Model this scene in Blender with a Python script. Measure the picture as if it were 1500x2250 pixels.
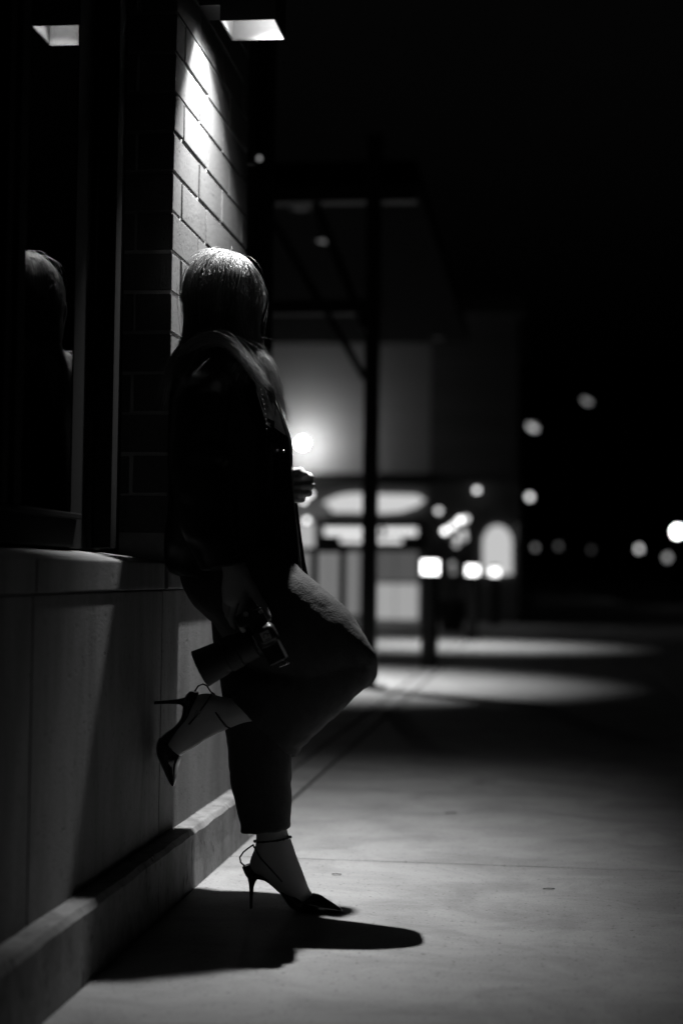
import bpy, bmesh, math, random
import numpy as np
from mathutils import Vector, Matrix, noise

random.seed(7)
rng = np.random.default_rng(7)
scene = bpy.context.scene
COL = scene.collection
for o in list(bpy.data.objects):
    bpy.data.objects.remove(o)

# ------------------------------------------------------------------ camera
F_PX = 3600.0                       # focal length in photo pixels (photo 1500 x 2250)
CAM = Vector((0.0, 0.0, 0.805))
YAW, PITCH, ROLL = math.atan(445 / F_PX), math.atan(137 / F_PX), 0.0135
fwd = Vector((-math.sin(YAW) * math.cos(PITCH), math.cos(YAW) * math.cos(PITCH), math.sin(PITCH)))
right0 = Vector((math.cos(YAW), math.sin(YAW), 0.0))
up0 = right0.cross(fwd)
RIGHT = right0 * math.cos(ROLL) + up0 * math.sin(ROLL)
UP = up0 * math.cos(ROLL) - right0 * math.sin(ROLL)
cd = bpy.data.cameras.new('photo_camera')
cam = bpy.data.objects.new('photo_camera', cd)
COL.objects.link(cam)
cam.matrix_world = Matrix((
    (RIGHT.x, UP.x, -fwd.x, CAM.x), (RIGHT.y, UP.y, -fwd.y, CAM.y),
    (RIGHT.z, UP.z, -fwd.z, CAM.z), (0, 0, 0, 1)))
cd.sensor_fit = 'VERTICAL'
cd.sensor_height = 36.0
cd.lens = 36.0 * F_PX / 2250.0
cd.clip_start = 0.05
cd.clip_end = 3000.0
cd.dof.use_dof = True
cd.dof.focus_distance = 3.98
cd.dof.aperture_fstop = 1.62
cd.dof.aperture_blades = 0
scene.camera = cam

# ------------------------------------------------------------------ world (night) and exposure
world = bpy.data.worlds.new('World')
scene.world = world
world.use_nodes = True
wn = world.node_tree
wn.nodes.clear()
sky = wn.nodes.new('ShaderNodeTexSky')
sky.sky_type = 'NISHITA'
sky.sun_disc = False
sky.sun_elevation = math.radians(-4.0)
sky.sun_rotation = math.radians(200)
bw = wn.nodes.new('ShaderNodeRGBToBW')
bg = wn.nodes.new('ShaderNodeBackground')
bg.inputs['Strength'].default_value = 0.09
wo = wn.nodes.new('ShaderNodeOutputWorld')
wn.links.new(sky.outputs[0], bw.inputs[0])
wn.links.new(bw.outputs[0], bg.inputs['Color'])
wn.links.new(bg.outputs[0], wo.inputs['Surface'])
scene.view_settings.view_transform = 'Standard'
scene.view_settings.look = 'None'
scene.view_settings.exposure = 0.0
scene.view_settings.gamma = 1.0
scene.render.engine = 'CYCLES'
scene.cycles.use_denoising = True
scene.cycles.max_bounces = 8
scene.cycles.sample_clamp_indirect = 4.0

# ------------------------------------------------------------------ helpers
LEAN = False
def P(u, v, Y):
    """photo pixel + depth along the wall (world Y) -> world point; the woman's section works relative to her own depth"""
    if LEAN:
        Y += 0.02 + 0.115 * min(1.0, max(0.0, (1900.0 - v) / 650.0))
    d = fwd * F_PX + RIGHT * (u - 750.0) - UP * (v - 1125.0)
    return CAM + d * (Y / d.y)

def PX(u, v, X):
    """photo pixel + world X plane -> world point"""
    d = fwd * F_PX + RIGHT * (u - 750.0) - UP * (v - 1125.0)
    return CAM + d * (X / d.x)

def new_obj(name, me, mat=None, parent=None):
    o = bpy.data.objects.new(name, me)
    COL.objects.link(o)
    if mat is not None and me is not None and not me.materials:
        me.materials.append(mat)
    if parent is not None:
        o.parent = parent
    return o

def tag(o, label=None, cat=None, group=None, kind=None):
    if label: o['label'] = label
    if cat: o['category'] = cat
    if group: o['group'] = group
    if kind: o['kind'] = kind
    return o

def empty(name, label=None, cat=None, group=None, loc=(0, 0, 0)):
    o = bpy.data.objects.new(name, None)
    COL.objects.link(o)
    o.location = loc
    o.empty_display_size = 0.1
    tag(o, label, cat, group)
    return o

class MB:
    """collects geometry for one mesh"""
    def __init__(self):
        self.v = []; self.f = []
    def add(self, vs, fs):
        n = len(self.v)
        self.v += [tuple(p) for p in vs]
        self.f += [tuple(i + n for i in f) for f in fs]
        return self
    def box(self, x0, x1, y0, y1, z0, z1):
        vs = [(x0, y0, z0), (x1, y0, z0), (x1, y1, z0), (x0, y1, z0), (x0, y0, z1), (x1, y0, z1), (x1, y1, z1), (x0, y1, z1)]
        return self.add(vs, [(0, 3, 2, 1), (4, 5, 6, 7), (0, 1, 5, 4), (1, 2, 6, 5), (2, 3, 7, 6), (3, 0, 4, 7)])
    def obox(self, c, ax, ay, az):
        c = Vector(c); ax = Vector(ax); ay = Vector(ay); az = Vector(az)
        vs = [c + ax * sx + ay * sy + az * sz for sz in (-1, 1) for sx, sy in ((-1, -1), (1, -1), (1, 1), (-1, 1))]
        return self.add(vs, [(0, 3, 2, 1), (4, 5, 6, 7), (0, 1, 5, 4), (1, 2, 6, 5), (2, 3, 7, 6), (3, 0, 4, 7)])
    def tube(self, pts, r, m=8, cap=True):
        pts = [Vector(p) for p in pts]
        n = len(pts)
        rs = list(r) if hasattr(r, '__len__') else [r] * n
        up = Vector((0, 0, 1))
        vs = []
        prev = None
        for i in range(n):
            t = (pts[min(i + 1, n - 1)] - pts[max(i - 1, 0)]).normalized()
            if prev is None:
                a = t.cross(up)
                if a.length < 1e-3: a = t.cross(Vector((1, 0, 0)))
                a.normalize()
            else:
                a = (prev - t * prev.dot(t)).normalized()
            prev = a
            b = t.cross(a)
            for k in range(m):
                an = 2 * math.pi * k / m
                vs.append(pts[i] + (a * math.cos(an) + b * math.sin(an)) * rs[i])
        fs = []
        for i in range(n - 1):
            for k in range(m):
                fs.append((i * m + k, i * m + (k + 1) % m, (i + 1) * m + (k + 1) % m, (i + 1) * m + k))
        if cap:
            fs.append(tuple(reversed(range(m))))
            fs.append(tuple((n - 1) * m + k for k in range(m)))
        return self.add(vs, fs)
    def ellipsoid(self, c, ax, ay, az, nu=20, nv=12):
        c = Vector(c); ax = Vector(ax); ay = Vector(ay); az = Vector(az)
        vs = [c + az]
        for j in range(1, nv):
            th = math.pi * j / nv
            for i in range(nu):
                ph = 2 * math.pi * i / nu
                vs.append(c + az * math.cos(th) + (ax * math.cos(ph) + ay * math.sin(ph)) * math.sin(th))
        vs.append(c - az)
        fs = []
        for i in range(nu):
            fs.append((0, 1 + i, 1 + (i + 1) % nu))
            b = 1 + (nv - 2) * nu
            fs.append((len(vs) - 1, b + (i + 1) % nu, b + i))
        for j in range(nv - 2):
            for i in range(nu):
                a = 1 + j * nu
                fs.append((a + i, a + nu + i, a + nu + (i + 1) % nu, a + (i + 1) % nu))
        return self.add(vs, fs)
    def rings(self, rings, m=24, n=2.2, sub=4):
        """rings: (center, halfvec, depthvec); Catmull-Rom resampled, closed with caps"""
        R = [(Vector(c), Vector(a), Vector(b)) for c, a, b in rings]
        out = []
        L = len(R)
        for i in range(L - 1):
            for s in range(sub):
                t = s / sub
                q = []
                for k in range(3):
                    p0 = R[max(i - 1, 0)][k]; p1 = R[i][k]; p2 = R[i + 1][k]; p3 = R[min(i + 2, L - 1)][k]
                    q.append(0.5 * ((2 * p1) + (p2 - p0) * t + (2 * p0 - 5 * p1 + 4 * p2 - p3) * t * t + (3 * p1 - p0 - 3 * p2 + p3) * t ** 3))
                out.append(q)
        out.append(R[-1])
        vs = []
        for c, a, b in out:
            for k in range(m):
                an = 2 * math.pi * k / m
                cs, sn = math.cos(an), math.sin(an)
                x = math.copysign(abs(cs) ** (2 / n), cs)
                y = math.copysign(abs(sn) ** (2 / n), sn)
                vs.append(c + a * x + b * y)
        N = len(out)
        fs = []
        for i in range(N - 1):
            for k in range(m):
                fs.append((i * m + k, i * m + (k + 1) % m, (i + 1) * m + (k + 1) % m, (i + 1) * m + k))
        fs.append(tuple(reversed(range(m))))
        fs.append(tuple((N - 1) * m + k for k in range(m)))
        return self.add(vs, fs)
    def px_loft(self, rows, m=24, n=2.2, sub=4, tilt=0.0):
        """rows: (uA, vA, uB, vB, Y, half_depth): silhouette pair of a ring at depth Y"""
        rr = []
        for (ua, va, ub, vb, Y, hy) in rows:
            a = P(ua, va, Y); b = P(ub, vb, Y)
            rr.append(((a + b) / 2, (b - a) / 2, Vector((0, hy, tilt * hy))))
        return self.rings(rr, m, n, sub)
    def prism(self, poly, d):
        """poly: list of 3D points (planar), extruded by vector d"""
        d = Vector(d); n = len(poly)
        vs = [Vector(p) for p in poly] + [Vector(p) + d for p in poly]
        fs = [tuple(range(n)), tuple(reversed(range(n, 2 * n)))]
        for i in range(n):
            fs.append((i, i + n, (i + 1) % n + n, (i + 1) % n))
        return self.add(vs, fs)
    def mesh(self, name, smooth=False, bevel=0.0, fix=True):
        me = bpy.data.meshes.new(name)
        me.from_pydata(self.v, [], self.f)
        me.update()
        if fix or bevel:
            bm = bmesh.new(); bm.from_mesh(me)
            bmesh.ops.recalc_face_normals(bm, faces=bm.faces)
            if bevel:
                bmesh.ops.bevel(bm, geom=bm.edges[:], offset=bevel, segments=2, profile=0.6, affect='EDGES')
            bm.to_mesh(me); bm.free()
        if smooth:
            me.polygons.foreach_set('use_smooth', [True] * len(me.polygons))
        return me
    def build(self, name, mat=None, parent=None, smooth=False, bevel=0.0):
        return new_obj(name, self.mesh(name, smooth, bevel), mat, parent)

def remesh(mb, voxel, smooth_it=6, name='m', disp=None):
    me = mb.mesh(name)
    o = bpy.data.objects.new('tmp', me)
    COL.objects.link(o)
    md = o.modifiers.new('r', 'REMESH'); md.mode = 'VOXEL'; md.voxel_size = voxel
    if smooth_it:
        sm = o.modifiers.new('s', 'SMOOTH'); sm.factor = 0.5; sm.iterations = smooth_it
    dg = bpy.context.evaluated_depsgraph_get()
    out = bpy.data.meshes.new_from_object(o.evaluated_get(dg))
    bpy.data.objects.remove(o)
    out.name = name
    if disp is not None:
        n = len(out.vertices)
        co = np.empty(n * 3); out.vertices.foreach_get('co', co); co = co.reshape(-1, 3)
        no = np.empty(n * 3); out.vertices.foreach_get('normal', no); no = no.reshape(-1, 3)
        d = np.array([disp(Vector(c), Vector(k)) for c, k in zip(co, no)])
        co += no * d[:, None]
        out.vertices.foreach_set('co', co.ravel())
        out.update()
    out.polygons.foreach_set('use_smooth', [True] * len(out.polygons))
    return out

# ------------------------------------------------------------------ materials (the photograph is black and white)
def mat(name, base=0.3, rough=0.6, spec=0.5, metal=0.0, var=0.0, vscale=4.0, bump=0.0, bscale=60.0, stretch=(1, 1, 1),
        spots=0.0, sscale=120.0, rand=0.0, stain=None, broom=0.0, emit=0.0, coat=0.0, sheen=0.0, rvar=0.0, aniso=None):
    m = bpy.data.materials.new(name)
    m.use_nodes = True
    nt = m.node_tree; N = nt.nodes; Lk = nt.links
    bs = N['Principled BSDF']
    bs.inputs['Roughness'].default_value = rough
    bs.inputs['Metallic'].default_value = metal
    bs.inputs['Specular IOR Level'].default_value = spec
    bs.inputs['Base Color'].default_value = (base, base, base, 1)
    if coat: bs.inputs['Coat Weight'].default_value = coat
    if sheen:
        bs.inputs['Sheen Weight'].default_value = sheen
        bs.inputs['Sheen Roughness'].default_value = 0.4
    if emit:
        bs.inputs['Emission Color'].default_value = (1, 1, 1, 1)
        bs.inputs['Emission Strength'].default_value = emit
    if not (var or bump or spots or rand or rvar or stain or broom):
        return m
    tc = N.new('ShaderNodeTexCoord')
    geo = N.new('ShaderNodeNewGeometry')
    mp = N.new('ShaderNodeMapping'); mp.inputs['Scale'].default_value = stretch
    Lk.new(geo.outputs['Position'], mp.inputs['Vector'])
    cur = None
    def math_(op, a, b):
        k = N.new('ShaderNodeMath'); k.operation = op
        for i, s in enumerate((a, b)):
            if isinstance(s, (int, float)): k.inputs[i].default_value = s
            else: Lk.new(s, k.inputs[i])
        return k.outputs[0]
    val = base
    if var:
        nz = N.new('ShaderNodeTexNoise'); nz.inputs['Scale'].default_value = vscale; nz.inputs['Detail'].default_value = 8
        nz.inputs['Roughness'].default_value = 0.65
        Lk.new(mp.outputs[0], nz.inputs['Vector'])
        k = math_('SUBTRACT', nz.outputs[0], 0.5)
        k = math_('MULTIPLY', k, var * 2)
        k = math_('ADD', k, 1.0)
        val = math_('MULTIPLY', k, base)
        if rvar:
            q = math_('SUBTRACT', nz.outputs[0], 0.5)
            q = math_('MULTIPLY', q, rvar * 2)
            q = math_('ADD', q, rough)
            Lk.new(q, bs.inputs['Roughness'])
    if rand:
        oi = N.new('ShaderNodeObjectInfo')
        k = math_('SUBTRACT', oi.outputs['Random'], 0.5)
        k = math_('MULTIPLY', k, rand * 2)
        k = math_('ADD', k, 1.0)
        val = math_('MULTIPLY', k, val)
    hgt = None
    if stain:
        am, sc_, st_ = stain
        mp2 = N.new('ShaderNodeMapping'); mp2.inputs['Scale'].default_value = st_
        Lk.new(geo.outputs['Position'], mp2.inputs['Vector'])
        sz = N.new('ShaderNodeTexNoise'); sz.inputs['Scale'].default_value = sc_; sz.inputs['Detail'].default_value = 9
        sz.inputs['Roughness'].default_value = 0.7; sz.inputs['Distortion'].default_value = 0.6
        Lk.new(mp2.outputs[0], sz.inputs['Vector'])
        rs_ = N.new('ShaderNodeValToRGB')
        rs_.color_ramp.elements[0].position = 0.36; rs_.color_ramp.elements[1].position = 0.60
        Lk.new(sz.outputs[0], rs_.inputs[0])
        k = math_('MULTIPLY', rs_.outputs[0], am)
        k = math_('ADD', k, 1.0 - am)
        val = math_('MULTIPLY', k, val)
    if broom:
        mp3 = N.new('ShaderNodeMapping'); mp3.inputs['Scale'].default_value = (6.0, 260.0, 40.0)
        Lk.new(geo.outputs['Position'], mp3.inputs['Vector'])
        bz3 = N.new('ShaderNodeTexNoise'); bz3.inputs['Scale'].default_value = 1.0; bz3.inputs['Detail'].default_value = 4
        Lk.new(mp3.outputs[0], bz3.inputs['Vector'])
        hgt = math_('MULTIPLY', bz3.outputs[0], broom)
        k = math_('SUBTRACT', bz3.outputs[0], 0.5)
        k = math_('MULTIPLY', k, broom * 0.35)
        k = math_('ADD', k, 1.0)
        val = math_('MULTIPLY', k, val)
    if spots:
        vz = N.new('ShaderNodeTexNoise'); vz.inputs['Scale'].default_value = sscale; vz.inputs['Detail'].default_value = 2
        Lk.new(mp.outputs[0], vz.inputs['Vector'])
        rp = N.new('ShaderNodeValToRGB')
        rp.color_ramp.elements[0].position = 0.27; rp.color_ramp.elements[1].position = 0.37
        Lk.new(vz.outputs[0], rp.inputs[0])
        k = math_('MULTIPLY', rp.outputs[0], spots)
        k = math_('ADD', k, 1.0 - spots)
        val = math_('MULTIPLY', k, val)
        hgt = rp.outputs[0] if hgt is None else math_('ADD', hgt, rp.outputs[0])
    if val is not base:
        cb = N.new('ShaderNodeCombineColor')
        for i in range(3): Lk.new(val, cb.inputs[i])
        Lk.new(cb.outputs[0], bs.inputs['Base Color'])
    if bump:
        bz = N.new('ShaderNodeTexNoise'); bz.inputs['Scale'].default_value = bscale; bz.inputs['Detail'].default_value = 6
        Lk.new(mp.outputs[0], bz.inputs['Vector'])
        h = bz.outputs[0]
        if hgt is not None: h = math_('ADD', h, hgt)
        bp = N.new('ShaderNodeBump'); bp.inputs['Strength'].default_value = bump; bp.inputs['Distance'].default_value = 0.004
        Lk.new(h, bp.inputs['Height'])
        Lk.new(bp.outputs[0], bs.inputs['Normal'])
    return m

M = {}
M['brick'] = mat('brick_clay', 0.070, 0.7, 0.35, var=0.28, vscale=14, bump=0.45, bscale=160, spots=0.8, sscale=140, stretch=(1, 1, 0.55), rand=0.10)
M['mortar'] = mat('mortar', 0.36, 0.9, 0.2, var=0.2, vscale=30, bump=0.5, bscale=240)
M['stone'] = mat('cast_stone', 0.225, 0.75, 0.3, var=0.22, vscale=90, bump=0.22, bscale=180, rand=0.03, spots=0.35, sscale=60, stain=(0.42, 5.0, (1, 1, 0.22)))
M['plinth'] = mat('plinth_concrete', 0.27, 0.8, 0.3, var=0.3, vscale=60, bump=0.5, bscale=130, spots=0.65, sscale=30, stretch=(1, 1.4, 0.6), stain=(0.5, 7.0, (1, 1, 0.5)))
M['slab'] = mat('broomed_concrete', 0.35, 0.75, 0.35, var=0.30, vscale=150, bump=0.5, bscale=230, spots=0.5, sscale=75, rand=0.04, stain=(0.30, 3.2, (1, 1.3, 1)), broom=1.0)
M['joint'] = mat('joint_grit', 0.07, 0.95, 0.2, var=0.3, vscale=30)
M['asphalt'] = mat('asphalt', 0.05, 0.85, 0.3, var=0.3, vscale=9, bump=0.5, bscale=90)
M['bronze'] = mat('bronze_frame', 0.006, 0.7, 0.12, metal=0.0, var=0.1, vscale=12)
M['darkwall'] = mat('dark_panel', 0.022, 0.6, 0.4, var=0.15, vscale=5)
M['interior'] = mat('dark_interior', 0.01, 0.9, 0.1)
M['lamp_metal'] = mat('lamp_black_metal', 0.02, 0.5, 0.5)
M['lamp_white'] = mat('lamp_dark_liner', 0.040, 0.6, 0.2)
M['jacket'] = mat('black_satin_cloth', 0.007, 0.36, 0.5, var=0.12, vscale=40, bump=0.15, bscale=420)
M['thread'] = mat('seam_thread', 0.16, 0.5, 0.5)
M['denim'] = mat('dark_denim', 0.055, 0.85, 0.25, var=0.45, vscale=30, bump=0.5, bscale=300, stretch=(1, 1, 0.6), sheen=0.05)
M['skin'] = mat('skin', 0.46, 0.5, 0.4, var=0.08, vscale=30, bump=0.08, bscale=260)
M['hair'] = mat('blonde_hair', 0.42, 0.40, 0.6, var=0.5, vscale=90)
M['hairshade'] = mat('hair_shade_core', 0.012, 0.6, 0.3)  # near-black: shade between the blonde locks is put into this colour
M['patent'] = mat('black_patent', 0.012, 0.16, 0.6, coat=0.4)
M['silver'] = mat('silver', 0.6, 0.25, 0.5, metal=1.0)
M['camblack'] = mat('camera_black', 0.012, 0.38, 0.5, bump=0.08, bscale=700)
M['rubber'] = mat('lens_rubber', 0.01, 0.6, 0.4)
M['lensglass'] = mat('lens_glass', 0.004, 0.05, 0.8, coat=0.5)
M['sticker'] = mat('sticker_paper', 0.42, 0.5, 0.4)
M['ink'] = mat('sticker_ink', 0.012, 0.6, 0.3)
M['postblack'] = mat('post_black', 0.004, 0.5, 0.4)
M['facade'] = mat('far_facade_render', 0.20, 0.85, 0.2, var=0.12, vscale=1.2, stretch=(0.2, 1, 4.0))
M['facade_dimmed'] = mat('far_siding_dimmed', 0.075, 0.85, 0.2, var=0.5, vscale=1.0, stretch=(0.05, 1, 5.0))  # siding colour darkened to imitate the globe light fading to the right
M['facade2'] = mat('far_side_wall', 0.12, 0.85, 0.2, var=0.15, vscale=1.0)
M['leaf'] = mat('shrub_leaf', 0.06, 0.6, 0.3, var=0.3, vscale=20)
M['pot'] = mat('planter_pot', 0.05, 0.7, 0.3, var=0.15, vscale=9)

def glow(name, s):
    m = bpy.data.materials.new(name); m.use_nodes = True
    nt = m.node_tree; nt.nodes.clear()
    e = nt.nodes.new('ShaderNodeEmission'); e.inputs['Strength'].default_value = s
    o = nt.nodes.new('ShaderNodeOutputMaterial')
    nt.links.new(e.outputs[0], o.inputs['Surface'])
    return m

def glass_mat():
    m = bpy.data.materials.new('window_glass'); m.use_nodes = True
    nt = m.node_tree; nt.nodes.clear()
    fr = nt.nodes.new('ShaderNodeFresnel'); fr.inputs['IOR'].default_value = 1.52
    tr = nt.nodes.new('ShaderNodeBsdfTransparent'); tr.inputs['Color'].default_value = (0.55, 0.55, 0.55, 1)
    gl = nt.nodes.new('ShaderNodeBsdfGlossy'); gl.inputs['Roughness'].default_value = 0.0
    gl.inputs['Color'].default_value = (0.95, 0.95, 0.95, 1)
    mx = nt.nodes.new('ShaderNodeMixShader')
    o = nt.nodes.new('ShaderNodeOutputMaterial')
    nt.links.new(fr.outputs[0], mx.inputs[0]); nt.links.new(tr.outputs[0], mx.inputs[1]); nt.links.new(gl.outputs[0], mx.inputs[2])
    nt.links.new(mx.outputs[0], o.inputs['Surface'])
    return m
M['glass'] = glass_mat()

# ================================================================== SETTING
XB, XS, XP, XG = -0.929, -0.937, -0.880, -1.054      # brick face, stone panel face, plinth face, glass plane
YC0, YC1 = 4.0, 5.016                                # pilaster ends along the wall
HP = 0.148                                           # plinth height

g = MB().add([(-600, -60, -0.16), (600, -60, -0.16), (600, 1500, -0.16), (-600, 1500, -0.16)], [(0, 1, 2, 3)])
tag(g.build('road', M['asphalt']), 'dark asphalt street beyond the pavement', kind='structure')

# pavement: bed with separate slabs, recessed joints
XE = 2.65
bed = MB().box(-8.0, XE, -2.0, 120.0, -0.16, -0.012)
pave = tag(bed.build('pavement', M['joint']), 'pale broomed concrete pavement of large slabs', kind='structure')
slab_meshes = {}
def slab(x0, x1, y0, y1, parent, name='slab', ztop=0.0, mt=None):
    key = (round(x1 - x0, 3), round(y1 - y0, 3))
    if key not in slab_meshes:
        slab_meshes[key] = MB().box(0, x1 - x0, 0, y1 - y0, -0.1, 0).mesh('slab', bevel=0.007)
        slab_meshes[key].materials.append(mt or M['slab'])
    o = new_obj(name, slab_meshes[key], None, parent)
    o.location = (x0, y0, ztop)
    return o
J = 0.013
XL = -0.885
ys = [4.63 + 1.83 * k for k in range(-3, 14)]
for i in range(len(ys) - 1):
    slab(XL + J / 2, 0.945, ys[i] + J / 2, ys[i + 1] - J / 2, pave)
    slab(0.945 + J, XE - 0.16, ys[i] + J / 2, ys[i + 1] - J / 2, pave)
slab(XL + J / 2, XE - 0.16, ys[-1] + J / 2, 119.9, pave)
# narrow edging strip along the wall and its continuation past the shop
for i in range(len(ys) - 1):
    slab(XL - 0.125, XL - J / 2, ys[i] + J / 2, ys[i + 1] - J / 2, pave, 'edging_slab')
slab(XL - 0.125, XL - J / 2, ys[-1] + J / 2, 119.9, pave, 'edging_slab')
for i in range(2, len(ys) - 1):
    slab(-3.3, XL - 0.125 - J, ys[i] + J / 2, ys[i + 1] - J / 2, pave)
    slab(-6.9, -3.3 - J, ys[i] + J / 2, ys[i + 1] - J / 2, pave)
kerb = MB().box(XE - 0.155, XE + 0.001, -2.0, 119.8, -0.15, 0.001)
tag(kerb.build('kerb', M['plinth'], bevel=0.006), 'concrete kerb at the street side of the pavement', kind='structure')

# ------------------------------------------------------------------ the shop building
shop = empty('shop_building', 'dark shopfront with brick pilaster, stone panels and tall window beside the woman', 'building', loc=(XS, 4.0, 0))
SH = shop
def spart(mb, name, m, bevel=0.0, smooth=False, parent=None):
    o = mb.build(name, m, None, smooth, bevel)
    o.parent = parent or SH
    o.matrix_parent_inverse = (parent or SH).matrix_world.inverted() if parent else Matrix.Translation(-Vector(SH.location))
    return o

# lower stone panels
pj = [-1.45, -0.265, 0.825, 1.912, 2.95, 3.99, YC1]
for a, b in zip(pj[:-1], pj[1:]):
    spart(MB().box(XS - 0.12, XS, a + 0.003, b - 0.003, HP - 0.005, 0.759), 'stone_panel', M['stone'], bevel=0.003)
# plinth blocks
for a, b in ((-1.5, 0.5), (0.5, 1.6), (1.6, 2.68), (2.68, 3.76), (3.76, 4.93)):
    mb = MB()
    n = 26
    vs = []; fs = []
    for i in range(n + 1):
        y = a + 0.002 + (b - a - 0.004) * i / n
        j = lambda s: (noise.noise(Vector((y * 9, s, 0.3))) * 0.0035)
        z1 = HP + j(1); xo = XP + j(2)
        for q in ((xo + 0.003 + j(3), -0.02), (xo + j(4) * .5, 0.06), (xo, z1 - 0.012 + j(5)), (xo - 0.010 + j(6), z1), (XS - 0.10, HP + 0.001), (XS - 0.10, -0.02)):
            vs.append((q[0], y, q[1]))
    for i in range(n):
        for k in range(6):
            fs.append((i * 6 + k, i * 6 + (k + 1) % 6, (i + 1) * 6 + (k + 1) % 6, (i + 1) * 6 + k))
    fs += [tuple(range(6)), tuple(n * 6 + k for k in range(6))]
    spart(mb.add(vs, fs), 'plinth_block', M['plinth'])
# sloped sill stones (under the window) and the stone band round the pilaster
def sill(a, b, xf, name='sill_stone', ztop=0.828):
    z0 = 0.762
    prof = [(xf, z0), (xf, ztop), (xf - 0.02, ztop + 0.006), (XG - 0.05, ztop + 0.03), (XG - 0.05, z0)]
    vs = [(x, y, z) for y in (a, b) for x, z in prof]
    n = 5
    fs = [tuple(range(n)), tuple(reversed(range(n, 2 * n)))] + [(i, (i + 1) % n, (i + 1) % n + n, i + n) for i in range(n)]
    spart(MB().add(vs, fs), name, M['stone'], bevel=0.004)
for a, b in ((-1.4, 0.0), (0.0, 1.47), (1.47, 2.955), (2.955, YC0 - 0.002)):
    sill(a + 0.003, b - 0.003, -0.933)
spart(MB().box(XG - 0.10, XB + 0.003, YC0 + 0.002, YC1 + 0.004, 0.762, 0.831), 'band_stone', M['stone'], bevel=0.005)

# brick pilaster: recessed mortar core, every brick its own
BZ0, CH = 2.116 - 0.1016 * 12, 0.1016
ZTOP = BZ0 + CH * 23
core = spart(MB().box(-1.30, XB - 0.0045, YC0 + 0.0045, YC1 - 0.0045, 0.833, ZTOP), 'brick_pilaster', M['mortar'])
BL, BT, BH, MJ = 0.2953, 0.0921, 0.0921, 0.0095
def brick_mesh(lx, ly, seed):
    """brick with slightly worn uneven arrises; origin at its lower corner"""
    me = MB().box(0, lx, 0, ly, 0, BH).mesh('brick', bevel=0.0022)
    r = random.Random(seed)
    for v in me.vertices:
        v.co += Vector((r.uniform(-1, 1), r.uniform(-1, 1), r.uniform(-1, 1))) * 0.0009
    me.materials.append(M['brick'])
    return me
bm_y = [brick_mesh(BT, BL, s) for s in range(7)]           # stretcher along the wall
bm_x = [brick_mesh(BL, BT, 50 + s) for s in range(7)]      # running into the wall
bm_h = [brick_mesh(BT, BT, 90 + s) for s in range(4)]
def put_brick(me, x, y, z):
    o = bpy.data.objects.new('brick', me)
    COL.objects.link(o)
    o.parent = core
    o.matrix_parent_inverse = core.matrix_world.inverted()
    dx = random.gauss(0, 0.0011)
    o.location = (x + dx, y + random.gauss(0, 0.0008), z + random.gauss(0, 0.0008))
    o.rotation_euler = (random.gauss(0, 0.002), random.gauss(0, 0.002), random.gauss(0, 0.003))
    return o
STEP = 0.3048
for k in range(23):
    z = BZ0 + CH * k + MJ / 2
    if k % 2 == 0:      # 4 inch return at the corner, then stretchers
        put_brick(random.choice(bm_x), XB - BL, YC0, z)
        for j in range(3):
            put_brick(random.choice(bm_y), XB - BT, YC0 + 0.1016 + STEP * j, z)
    else:
        for j in range(3):
            put_brick(random.choice(bm_y), XB - BT, YC0 + STEP * j, z)
        put_brick(random.choice(bm_x), XB - BL, YC0 + STEP * 3, z)
        put_brick(random.choice(bm_x), XB - BT - MJ - BL, YC0, z)
# window: bronze frame, glass, dark room behind
def yw(u, X): return PX(u, 500, X).y
def vbar(name, u0, u1, xa, xb, z0=0.935, bev=.0015):
    spart(MB().box(xa, xb, yw(u0, xb), yw(u1, xb), z0, 3.3), name, M['bronze'], bevel=bev)
YJ = yw(168, XG + .002)
spart(MB().box(XG - 0.07, XG + 0.002, YJ, YC0 - 0.004, 0.855, 3.3), 'window_jamb', M['bronze'], bevel=0.002)
vbar('jamb_bead', 212, 216, XG + .0025, XG + .012, .860)
vbar('jamb_cover', 256, 268, XG + .0025, XG + .046, .860)
YM0, YM1 = yw(12, XG + .02), yw(58, XG + .02)
spart(MB().box(XG - 0.07, XG + 0.020, YM0, YM1, 0.935, 3.3), 'mullion', M['bronze'], bevel=0.002)
vbar('mullion_cap', 16, 30, XG + .0205, XG + .032)
vbar('mullion_cap', 42, 60, XG + .0205, XG + .034)
spart(MB().box(XG - 0.07, XG + 0.018, -1.4, YJ - .002, 0.857, 0.933), 'bottom_rail', M['bronze'], bevel=0.003)
spart(MB().box(XG + 0.0185, XG + 0.030, -1.4, YJ - .004, 0.920, 0.932), 'glazing_bead', M['bronze'], bevel=0.002)
spart(MB().box(XG - 0.012, XG, YM1 + .001, YJ - .001, 0.935, 3.3), 'glass_pane', M['glass'])
spart(MB().box(XG - 0.012, XG, 1.2, YM0 - .001, 0.935, 3.3), 'glass_pane', M['glass'])
spart(MB().box(XG - 0.012, XG, -1.4, 1.19, 0.935, 3.3), 'glass_pane', M['glass'])
spart(MB().box(-4.6, -4.5, -1.5, 6.8, 0.0, 3.3), 'room_back_wall', M['interior'])
spart(MB().box(-4.5, XG - 0.08, YC1 - .3, YC1 - 0.2, 0.86, 3.3), 'room_partition', M['interior'])
spart(MB().box(-4.6, XB - 0.02, -1.5, 6.8, 3.305, 4.6), 'upper_wall', M['darkwall'])
spart(MB().box(-4.49, XS - 0.13, -1.45, YC0 - .02, 0.0, 0.2), 'room_floor', M['interior'])
spart(MB().box(-4.5, XG - 0.1, -1.5, -1.42, 0.0, 3.3), 'room_side_wall', M['interior'])
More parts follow.
